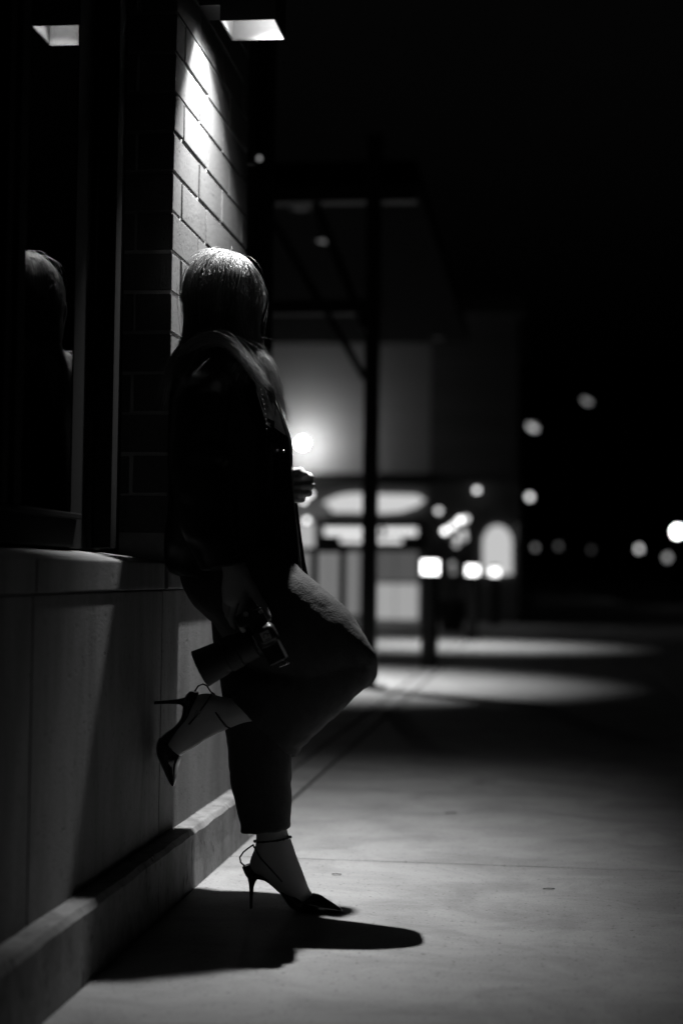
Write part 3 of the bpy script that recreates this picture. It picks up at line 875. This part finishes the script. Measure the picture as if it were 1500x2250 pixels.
PT += amp[:, None, :] * (tt[None, :, None] ** 2)
# tri-tubes
tan = np.gradient(PT, axis=1); tan /= np.linalg.norm(tan, axis=2)[:, :, None] + 1e-9
ref = np.array([0.3, -0.9, 0.2])
aa = np.cross(tan, ref); aa /= np.linalg.norm(aa, axis=2)[:, :, None] + 1e-9
bb_ = np.cross(tan, aa)
rw = ((rng.uniform(0.00030, 0.00070, NS) * np.where(fly | mess, 0.65, 1.0))[:, None] * (1 - 0.75 * tt[None, :] ** 3))[:, :, None]
V = np.stack([PT + (aa * math.cos(k * 2.0944) + bb_ * math.sin(k * 2.0944)) * rw for k in range(3)], 2)   # NS,NT,3,3
V = V.reshape(-1, 3)
base = (np.arange(NS)[:, None] * NT + np.arange(NT - 1)[None, :]) * 3
quads = []
for k in range(3):
    k2 = (k + 1) % 3
    quads.append(np.stack([base + k, base + k2, base + 3 + k2, base + 3 + k], -1).reshape(-1, 4))
Q = np.concatenate(quads)
hm = bpy.data.meshes.new('hair')
hm.vertices.add(len(V)); hm.vertices.foreach_set('co', V.ravel())
hm.loops.add(Q.size); hm.loops.foreach_set('vertex_index', Q.ravel().astype(np.int32))
hm.polygons.add(len(Q)); hm.polygons.foreach_set('loop_start', (np.arange(len(Q)) * 4).astype(np.int32))
hm.polygons.foreach_set('use_smooth', [True] * len(Q))
hm.update(calc_edges=True); hm.validate()
tone = np.where(cl >= ncl - 14, 1.25, (0.35 + 0.75 * rng.random(ncl) ** 1.3)[cl]) * rng.uniform(0.6, 1.25, NS)  # shoulder lock toned paler to look lamp-lit, other locks vary at random
ta = hm.attributes.new('tone', 'FLOAT', 'POINT')
ta.data.foreach_set('value', np.repeat(tone, NT * 3).astype(np.float32))
hn = M['hair'].node_tree
at_ = hn.nodes.new('ShaderNodeAttribute'); at_.attribute_name = 'tone'
ml_ = hn.nodes.new('ShaderNodeMath'); ml_.operation = 'MULTIPLY'; ml_.inputs[1].default_value = 0.38
cc_ = hn.nodes.new('ShaderNodeCombineColor')
hn.links.new(at_.outputs['Fac'], ml_.inputs[0])
for q in range(3): hn.links.new(ml_.outputs[0], cc_.inputs[q])
hn.links.new(cc_.outputs[0], hn.nodes['Principled BSDF'].inputs['Base Color'])
hair = wpart(hm, 'hair', M['hair'])
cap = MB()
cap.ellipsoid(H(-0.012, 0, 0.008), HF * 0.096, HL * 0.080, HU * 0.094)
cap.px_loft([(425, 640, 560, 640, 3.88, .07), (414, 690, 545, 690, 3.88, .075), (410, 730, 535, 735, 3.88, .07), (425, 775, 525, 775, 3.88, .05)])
cm = remesh(cap, 0.005, 4, 'hair_shade_core')
o = new_obj('hair_shade_core', cm, M['hairshade']); o.parent = hair  # solid filler under the strands, painted dark as shade

# ================================================================== CAMERA IN HER HAND
YK = 3.532
Lx = (P(437, 1468, YK) - P(583, 1395, YK)).normalized()      # lens direction
Ty = Vector((0, -1, 0)) ; Ty = (Ty - Lx * Ty.dot(Lx)).normalized()   # top plate towards the viewer
Wx = Lx.cross(Ty)
if Wx.z > 0: Wx = -Wx
KC = P(581, 1396, YK) + Vector((0, 0.02, 0))
kam = empty('handheld_camera', 'black mirrorless camera with hooded lens hanging from the hand of the woman', 'camera', loc=KC)
def K(w, l, t): return KC + Wx * w + Lx * l + Ty * t
def kpart(mb, name, m, bevel=0.0, smooth=False, parent=None, me=None):
    o = new_obj(name, me if me is not None else mb.mesh(name, smooth, bevel), m)
    if parent is None:
        o.parent = kam; o.matrix_parent_inverse = Matrix.Translation(-KC)
    else:
        o.parent = parent
    return o
kb = MB()
kb.obox(K(0.004, 0, 0), Wx * .064, Lx * .021, Ty * .040)
kb.rings([(K(-.052, .022, -.04), Wx * .016, Lx * .020), (K(-.052, .026, 0), Wx * .017, Lx * .022), (K(-.052, .024, .034), Wx * .016, Lx * .020)], m=20, n=3)
kb.rings([(K(0.002, -.004, .034), Wx * .026, Lx * .026), (K(0.002, -.004, .050), Wx * .020, Lx * .024), (K(0.002, -.004, .056), Wx * .014, Lx * .020)], m=20, n=3.5)
kbody = kpart(None, 'camera_body', M['camblack'], me=remesh(kb, 0.0022, 3, 'camera_body'))
kpart(MB().tube([K(-.038, -.006, .038), K(-.038, -.006, .047)], .0095, 20), 'mode_dial', M['camblack'])
kpart(MB().tube([K(-.060, .016, .034), K(-.060, .016, .043)], .006, 16), 'shutter_button', M['silver'])
kpart(MB().tube([K(.046, -.006, .038), K(.046, -.006, .046)], .008, 20), 'exposure_dial', M['camblack'])
kpart(MB().tube([K(-.050, -.016, .038), K(-.050, -.016, .044)], .005, 16), 'rear_dial', M['silver'])
st = kpart(MB().obox(K(0.004, -.004, .0568), Wx * .0105, Lx * .0105, Ty * .0006), 'sticker', M['sticker'])
arc = [K(0.004 + .0052 * math.cos(a), -.004 + .0052 * math.sin(a), .0577) for a in [0.9 + 4.6 * q / 16 for q in range(17)]]
kpart(MB().tube(arc, .0010, 6), 'sticker_mark', M['ink'], parent=None)
kpart(MB().obox(K(0.002, -.0115, .0577), Wx * .0010, Lx * .0028, Ty * .0004), 'sticker_mark', M['ink'])
kpart(MB().obox(K(0.0122, -.004, .0577), Wx * .0008, Lx * .0060, Ty * .0004), 'sticker_mark', M['ink'])
lensm = MB()
seg = [(0.020, .032), (0.030, .033), (0.034, .036), (0.070, .0365), (0.073, .039), (0.100, .0395), (0.103, .037), (0.112, .038)]
lens = kpart(MB().tube([K(0.002, a, -.004) for a, r in seg], [r for a, r in seg], 36), 'lens_barrel', M['rubber'])
hood = [(0.112, .0395), (0.150, .0425), (0.167, .0445)]
hb = MB(); m_ = 36; vs = []; fs = []
prof = hood + [(0.168, .0435), (0.150, .0405), (0.114, .037)]
for (a, r) in prof:
    for q in range(m_):
        an = 2 * math.pi * q / m_
        vs.append(K(0.002, a, -.004) + (Wx * math.cos(an) + Ty * math.sin(an)) * r)
for i in range(len(prof)):
    for q in range(m_):
        i2 = (i + 1) % len(prof)
        fs.append((i * m_ + q, i * m_ + (q + 1) % m_, i2 * m_ + (q + 1) % m_, i2 * m_ + q))
kpart(hb.add(vs, fs), 'lens_hood', M['rubber'])
kpart(MB().tube([K(0.002, .113, -.004), K(0.002, .1165, -.004)], [.036, .030], 30), 'lens_element', M['lensglass'])
for a in (0.045, 0.052, 0.059, 0.080, 0.086, 0.092):
    kpart(MB().tube([K(0.002, a, -.004), K(0.002, a + .003, -.004)], .0402 if a > .07 else .0372, 36), 'grip_ring', M['rubber'])
kpart(MB().tube([K(-.012, .024, .0325), K(.020, .024, .0325)], .0016, 8), 'lens_index_bar', M['silver'])
tri = [K(.066, -.010, .022), K(.080, -.020, .020), K(.079, .002, .020)]
kpart(MB().tube(tri + [tri[0], tri[1]], .0016, 6), 'strap_ring', M['silver'])

# ================================================================== BACKGROUND
LEAN = False
# ---- shop across the far end of the pavement
YF = 28.6
far = empty('far_shop', 'lit shop facade far down the pavement with two glowing signs and a wall globe', 'building', loc=P(880, 1366, YF))
far.location.z = 0
def fpart(mb, name, m, bevel=0.0, smooth=False):
    o = mb.build(name, m, None, smooth, bevel)
    o.parent = far; o.matrix_parent_inverse = Matrix.Translation(-Vector(far.location))
    return o
def rect(u0, u1, v0, v1, Y, d):
    a = P(u0, v1, Y); c = P(u1, v0, Y)
    return MB().box(a.x, c.x, Y, Y + d, a.z, c.z)
a = P(945, 700, YF)
fpart(MB().box(-9.5, P(945, 900, YF).x, YF, YF + 6, 0.0, a.z), 'wall', M['facade'])
fpart(MB().box(P(945, 900, YF).x + .002, P(1135, 900, YF).x, YF, YF + 6, 0.0, a.z), 'dimmed_bay', M['facade_dimmed'])  # right end of the facade, its light falloff painted as darker siding
a2 = P(1140, 1060, YF - .3)
fpart(MB().box(P(948, 900, YF - .3).x, a2.x, YF - .3, YF + 5.9, 0.0, a2.z), 'side_wing', M['facade2'])
fpart(MB().box(-9.7, P(1150, 900, YF).x, YF - .55, YF + 6.2, a.z + .002, a.z + .28), 'roof_fascia', M['darkwall'], .01)
fpart(rect(600, 955, 1040, 1064, YF - .16, .155), 'sign_cornice', M['postblack'])
fpart(rect(690, 932, 1141, 1206, YF - .10, .095), 'sign_board', M['postblack'])
pl = [(708, 1106), (722, 1097), (745, 1088), (772, 1084), (840, 1086), (915, 1088), (932, 1098), (915, 1112), (880, 1124), (840, 1127), (780, 1125), (730, 1125), (722, 1112)]
fpart(MB().prism([P(u, v, YF - .12) for u, v in pl], (0, .1, 0)), 'sign_panel', glow('sign_glow', 0.62))
for (u0, u1, v0, v1) in ((712, 835, 1160, 1176), (845, 915, 1160, 1176), (748, 882, 1183, 1192)):
    fpart(rect(u0, u1, v0, v1, YF - .14, .035), 'sign_lettering', glow('letter_glow', 0.95))
wl = glow('window_glow', 0.36); wd = glow('window_dim', 0.085)
fpart(rect(640, 690, 1150, 1205, YF - .05, .045), 'lit_window', glow('w3', 0.45))
fpart(rect(655, 790, 1212, 1350, YF - .05, .045), 'lit_window', glow('w4', 0.18))
fpart(rect(812, 918, 1212, 1276, YF - .05, .045), 'lit_window', wd)
fpart(rect(808, 918, 1283, 1360, YF - .05, .045), 'lit_window', wl)
for u in (722, 800, 866):
    fpart(rect(u, u + 3, 1210, 1362, YF - .08, .028), 'window_bar', M['postblack'])
arch = [(1060, 1262)] + [(1092 - 32 * math.cos(math.pi * q / 14), 1192 - 38 * math.sin(math.pi * q / 14)) for q in range(15)] + [(1124, 1262)]
fpart(MB().prism([P(u, v, YF - .36) for u, v in arch], (0, .055, 0)), 'arched_window', glow('arch_glow', 0.55))
fpart(rect(1128, 1137, 1150, 1190, YF - .34, .035), 'lit_window', glow('w5', 0.03))

def globe_light(name, label, u, v, Y, r, strength, group, wall=True, arm=0.0):
    t_ = empty(name, label, 'lamp', group, loc=P(u, v, Y))
    o = MB().ellipsoid((0, 0, 0), (r, 0, 0), (0, r, 0), (0, 0, r * .85), 18, 12).build('globe', glow('globe_glow', strength), t_, True)
    if wall:
        arm = arm or r * 1.6 + .08
        MB().box(-r * .25, r * .25, r * .7, arm, -r * .2, r * .25).build('wall_arm', M['postblack'], t_)
        MB().box(-r * .6, r * .6, arm, arm + .02, -r * .7, r * .7).build('back_plate', M['postblack'], t_)
    return t_
G = 'small lamps on the far shop'
globe_light('globe_lamp', 'brightest white globe lamp on the far wall, level with the jacket front', 664, 974, YF - .45, .075, 300.0, None, arm=.425)
globe_light('wall_globe', 'round wall lamp on far shop just right of the raised fist', 680, 1086, YF - .2, .05, 3.2, G)
globe_light('wall_globe', 'round wall lamp on far shop just below the raised fist', 667, 1100, YF - .2, .05, 3.0, G)
globe_light('wall_globe', 'round wall lamp on far shop lowest beside the jacket edge', 674, 1143, YF - .2, .05, 3.0, G)
globe_light('wall_globe', 'larger round wall lamp just right of the two glowing signs', 964, 1123, YF - .22, .10, 1.3, G)
globe_light('wall_globe', 'small round lamp at the top of the far side wing', 1047, 1077, YF - .5, .05, 2.2, G)

# ---- small lit sensor on the bay wall just past the pilaster
sn = P(570, 348, 5.35)
sens = empty('wall_sensor', 'tiny glowing sensor dome on the dark wall just past the brick pilaster', 'sensor', loc=(-1.19, sn.y, sn.z))
dx_ = sn.x + 1.19
MB().box(-.009, max(dx_ - .012, .01), -.02, .02, -.02, .02).build('mount', M['postblack'], sens)
MB().ellipsoid((max(dx_, .022), 0, 0), (.014, 0, 0), (0, .014, 0), (0, 0, .014), 14, 8).build('dome', glow('sensor_glow', .10), sens, True)

# ---- canopy post and beams
post = empty('canopy_post', 'tall dark steel canopy post with arm braces standing behind the raised knee', 'post', loc=P(808, 1510, 11.55))
post.location.z = 0
px_, py_ = post.location.x, post.location.y
def ppart(mb, name, m=M['postblack'], bevel=0.0):
    o = mb.build(name, m, None, False, bevel); o.parent = post; o.matrix_parent_inverse = Matrix.Translation(-Vector(post.location)); return o
ppart(MB().box(px_ - .052, px_ + .052, py_ - .052, py_ + .052, 0.02, 3.95), 'shaft', bevel=.006)
ppart(MB().box(px_ - .12, px_ + .12, py_ - .12, py_ + .12, 0.001, 0.0195), 'base_plate')
ppart(MB().box(px_ - 2.6, px_ + .3, py_ - .06, py_ + .06, 3.46, 3.58), 'beam')
ppart(MB().box(px_ - 2.6, px_ - .054, py_ - .05, py_ + .05, 2.66, 2.76), 'transom')
ppart(MB().tube([(px_ - .05, py_, 2.55), (px_ - .42, py_, 3.46)], .03, 8), 'brace')
ppart(MB().tube([(px_ - .05, py_, 2.2), (px_ - .80, py_, 3.46)], .025, 8), 'brace')
can = empty('canopy_roof', 'dark flat patio canopy roof carried by the post', 'canopy', loc=(-2.6, 12.0, 3.6))
o = MB().box(-4.0, -0.92, 11.5, 19.5, 3.585, 3.75).build('roof_deck', mat('canopy_soffit', 0.0025, 0.9, 0.05)); o.parent = can; o.matrix_parent_inverse = Matrix.Translation(-Vector(can.location))
def downlight(x, y, label, energy, lens):
    t_ = empty('ceiling_downlight', label, 'lamp', 'recessed downlights under the patio canopy', loc=(x, y, 3.583))
    MB().tube([(0, 0, 0), (0, 0, -.012)], [.085, .085], 24).build('trim', M['postblack'], t_)
    MB().tube([(0, 0, -.0121), (0, 0, -.022)], [.06, .045], 20).build('lens', glow('down_glow', lens), t_, True)
    if energy:
        l_ = bpy.data.lights.new('downlight', 'SPOT'); l_.energy = energy; l_.spot_size = math.radians(75); l_.spot_blend = 1.0; l_.shadow_soft_size = .05  # strong spot, only under the two added downlights
        b_ = bpy.data.objects.new('downlight', l_); COL.objects.link(b_); b_.parent = t_; b_.location = (0, 0, -.03)
downlight(-1.85, 12.2, 'added downlight under the canopy left of the post, over the bright pavement patch', 1500.0, .02)  # added source to brighten the mid-distance pavement, no lamp visible here
downlight(-1.25, 19.0, 'added far downlight under the canopy end, lighting the second bollard', 900.0, .02)  # second added source, lights the far pavement behind the bollards
downlight(-1.83, 11.95, 'faint downlight under the canopy beside the shop corner', 0, .25)
downlight(-1.83, 13.4, 'second faint downlight deeper under the canopy', 0, .12)

# ---- patio railing
rail = empty('patio_railing', 'black patio railing with square posts left of the canopy post', 'railing', loc=P(720, 1440, 16.4))
rail.location.z = 0
rx, ry = rail.location.x, rail.location.y
def rpart(mb, name):
    o = mb.build(name, M['postblack']); o.parent = rail; o.matrix_parent_inverse = Matrix.Translation(-Vector(rail.location))
zr = P(720, 1203, ry).z
rpart(MB().box(rx - 1.6, rx + .20, ry - .04, ry + .04, zr - .05, zr), 'top_rail')
rpart(MB().box(rx - 1.6, rx + .20, ry - .02, ry + .02, .12, .16), 'bottom_rail')
for u in (560, 625, 690, 752):
    c = P(u, 1300, ry)
    rpart(MB().box(c.x - .032, c.x + .032, ry - .03, ry + .03, 0.001, zr - .051), 'post')

# ---- bollard lights
def bollard(u, vb, Y, zt_, label, s, r=.075):
    c = P(u, vb, Y)
    t_ = empty('bollard_light', label, 'bollard', 'lit bollards along the pavement edge', loc=(c.x, Y, 0))
    MB().tube([(0, 0, 0.0), (0, 0, zt_ - .17)], r, 24).build('post', M['postblack'], t_)
    MB().tube([(0, 0, zt_ - .169), (0, 0, zt_ - .045)], r * 1.02, 24).build('lens', glow('bollard_glow', s), t_, True)
    MB().tube([(0, 0, zt_ - .044), (0, 0, zt_)], [r * 1.12, r * 1.05], 24).build('cap', M['postblack'], t_)
bollard(942, 1465, 14.4, .985, 'nearest black bollard with glowing head, left of the pavement', 4.5)
bollard(1036, 1405, 20.8, .985, 'second black bollard with glowing head behind the nearest one', 4.0)
bollard(1085, 1372, 27.0, .985, 'farthest and smallest glowing bollard head under the arched window', 3.2)

# ---- potted shrub with small lights
sp = P(1000, 1385, 25.0)
shrub = empty('potted_shrub', 'dark shrub in a round pot hung with tiny lights between the bollards', 'plant', loc=(sp.x, 24.0, 0))
MB().tube([(0, 0, 0.001), (0, 0, .42), (0, 0, .45)], [.16, .22, .23], 20).build('pot', M['pot'], shrub)
MB().tube([(0, 0, .4), (.02, 0, .8), (-.01, 0, 1.2)], [.03, .025, .015], 8).build('stem', M['pot'], shrub)
lv = MB()
r_ = random.Random(3)
for k in range(900):
    a_ = Vector((r_.gauss(0, .15), r_.gauss(0, .15), 1.25 + r_.gauss(0, .24)))
    n_ = Vector((r_.gauss(0, 1), r_.gauss(0, 1), r_.gauss(0, 1))).normalized()
    t1 = n_.orthogonal().normalized(); t2 = n_.cross(t1)
    lv.add([a_ - t1 * .045, a_ + t2 * .02, a_ + t1 * .045, a_ - t2 * .02], [(0, 1, 2, 3)])
o = new_obj('foliage', lv.mesh('foliage', fix=False), M['leaf'], shrub)
string = empty('string_of_lights', 'string of tiny round lights wound over the potted shrub', 'string lights', loc=(sp.x, 23.7, 1.0))
wpts = []
for (u, v, s) in ((1023, 1140, 1.0), (1010, 1143, 2.6), (994, 1157, 2.2), (977, 1167, 2.4), (1018, 1170, .55), (1003, 1183, .55), (1020, 1182, .4), (1002, 1196, .35), (993, 1240, .22), (995, 1256, .15)):
    p_ = P(u, v, 23.7) - Vector((sp.x, 23.7, 1.0))
    wpts.append(p_)
    MB().ellipsoid(p_, (.045, 0, 0), (0, .045, 0), (0, 0, .045), 12, 8).build('light_bulb', glow('fairy', s * 1.5), string, True)
MB().tube(wpts, .006, 5).build('wire', M['postblack'], string)

# ---- street and path lamps in the distance
def post_lamp(u, v, Y, r, s, label, group='small post lamps along the dark street', tall=False):
    c = P(u, v, Y)
    t_ = empty('street_lamp' if tall else 'post_lamp', label, 'street lamp', group, loc=(c.x, Y, -0.16 if c.x > XE else 0))
    zz = c.z - t_.location.z
    if tall:
        MB().tube([(1.6, 0, 0), (1.6, 0, zz + .1), (1.0, 0, zz + .28), (0, 0, zz + .16)], [.11, .07, .05, .04], 10).build('pole', M['postblack'], t_)
        MB().obox((0, 0, zz + .1), (.30, 0, -.16), (0, .14, 0), (.02, 0, .05)).build('head', M['postblack'], t_)
        MB().ellipsoid((0, 0, zz), (r * 1.5, 0, -r * .8), (0, r, 0), (r * .4, 0, r), 14, 8).build('lens', glow('street_glow', s), t_, True)
    else:
        MB().tube([(0, 0, 0), (0, 0, .3), (0, 0, zz - r * 1.1)], [.09, .05, .04], 10).build('pole', M['postblack'], t_)
        MB().ellipsoid((0, 0, zz), (r, 0, 0), (0, r, 0), (0, 0, r * 1.15), 16, 10).build('globe', glow('post_glow', s), t_, True)
        MB().tube([(0, 0, zz + r * 1.1), (0, 0, zz + r * 1.5)], [r * .7, .02], 10).build('cap', M['postblack'], t_)
post_lamp(1487, 1168, 60, .17, 14.0, 'brightest post lamp at the right edge of the picture')
post_lamp(1403, 1206, 112, .19, 1.3, 'post lamp of medium glow left of the brightest one at right')
post_lamp(1465, 1225, 150, .28, .55, 'dim grey post lamp below the brightest one at right')
post_lamp(1163, 1092, 42, .075, 1.8, 'post lamp just right of the far shop wing')
post_lamp(1175, 1203, 60, .09, .25, 'very faint post lamp right of the arched window')
post_lamp(1226, 1200, 100, .15, .12, 'second very faint post lamp in the dark street centre')
post_lamp(1298, 1208, 110, .15, .06, 'faintest post lamp in the dark street')
post_lamp(1170, 938, 78, .16, .75, 'high street lamp with slanted head above the far shop wing', 'tall street lamps', True)
post_lamp(1289, 880, 74, .13, .35, 'highest, dimmer street lamp in the black sky', 'tall street lamps', True)

# ---- small things: leaves on the slab, wall knob past the pilaster
lm = mat('dry_leaf', 0.03, 0.8, 0.2)
for i_, (u, v, L_, lab) in enumerate(((739, 1923, .026, 'small dry leaf on the slab right of the standing shoe'), (1205, 1955, .03, 'small dry twig scrap on the open slab at right'), (990, 1788, .04, 'thin dry leaf on the slab above the joint'))):
    d_ = fwd * F_PX + RIGHT * (u - 750) - UP * (v - 1125)
    c = CAM + d_ * (-CAM.z / d_.z)
    mb = MB(); vs = []; fs = []
    for q in range(7):
        s_ = q / 6
        w_ = .0045 * math.sin(math.pi * s_) * (1 + .4 * math.sin(9 * s_ + i_)) + .0006
        z_ = .0022 + .0015 * math.sin(s_ * 3)
        x_ = (s_ - .5) * L_
        vs += [(x_, -w_, z_ + .002), (x_, w_, z_), (x_, w_, z_ - .0012), (x_, -w_, z_ + .0008)]
    for q in range(6):
        for k in range(4): fs.append((q * 4 + k, q * 4 + (k + 1) % 4, q * 4 + 4 + (k + 1) % 4, q * 4 + 4 + k))
    fs += [(0, 1, 2, 3), (24, 25, 26, 27)]
    o = mb.add(vs, fs).build('dry_leaf', lm)
    o.location = (c.x, c.y, 0.0); o.rotation_euler.z = 0.2 * i_
    tag(o, lab, 'leaf', 'dry leaves on the pavement')
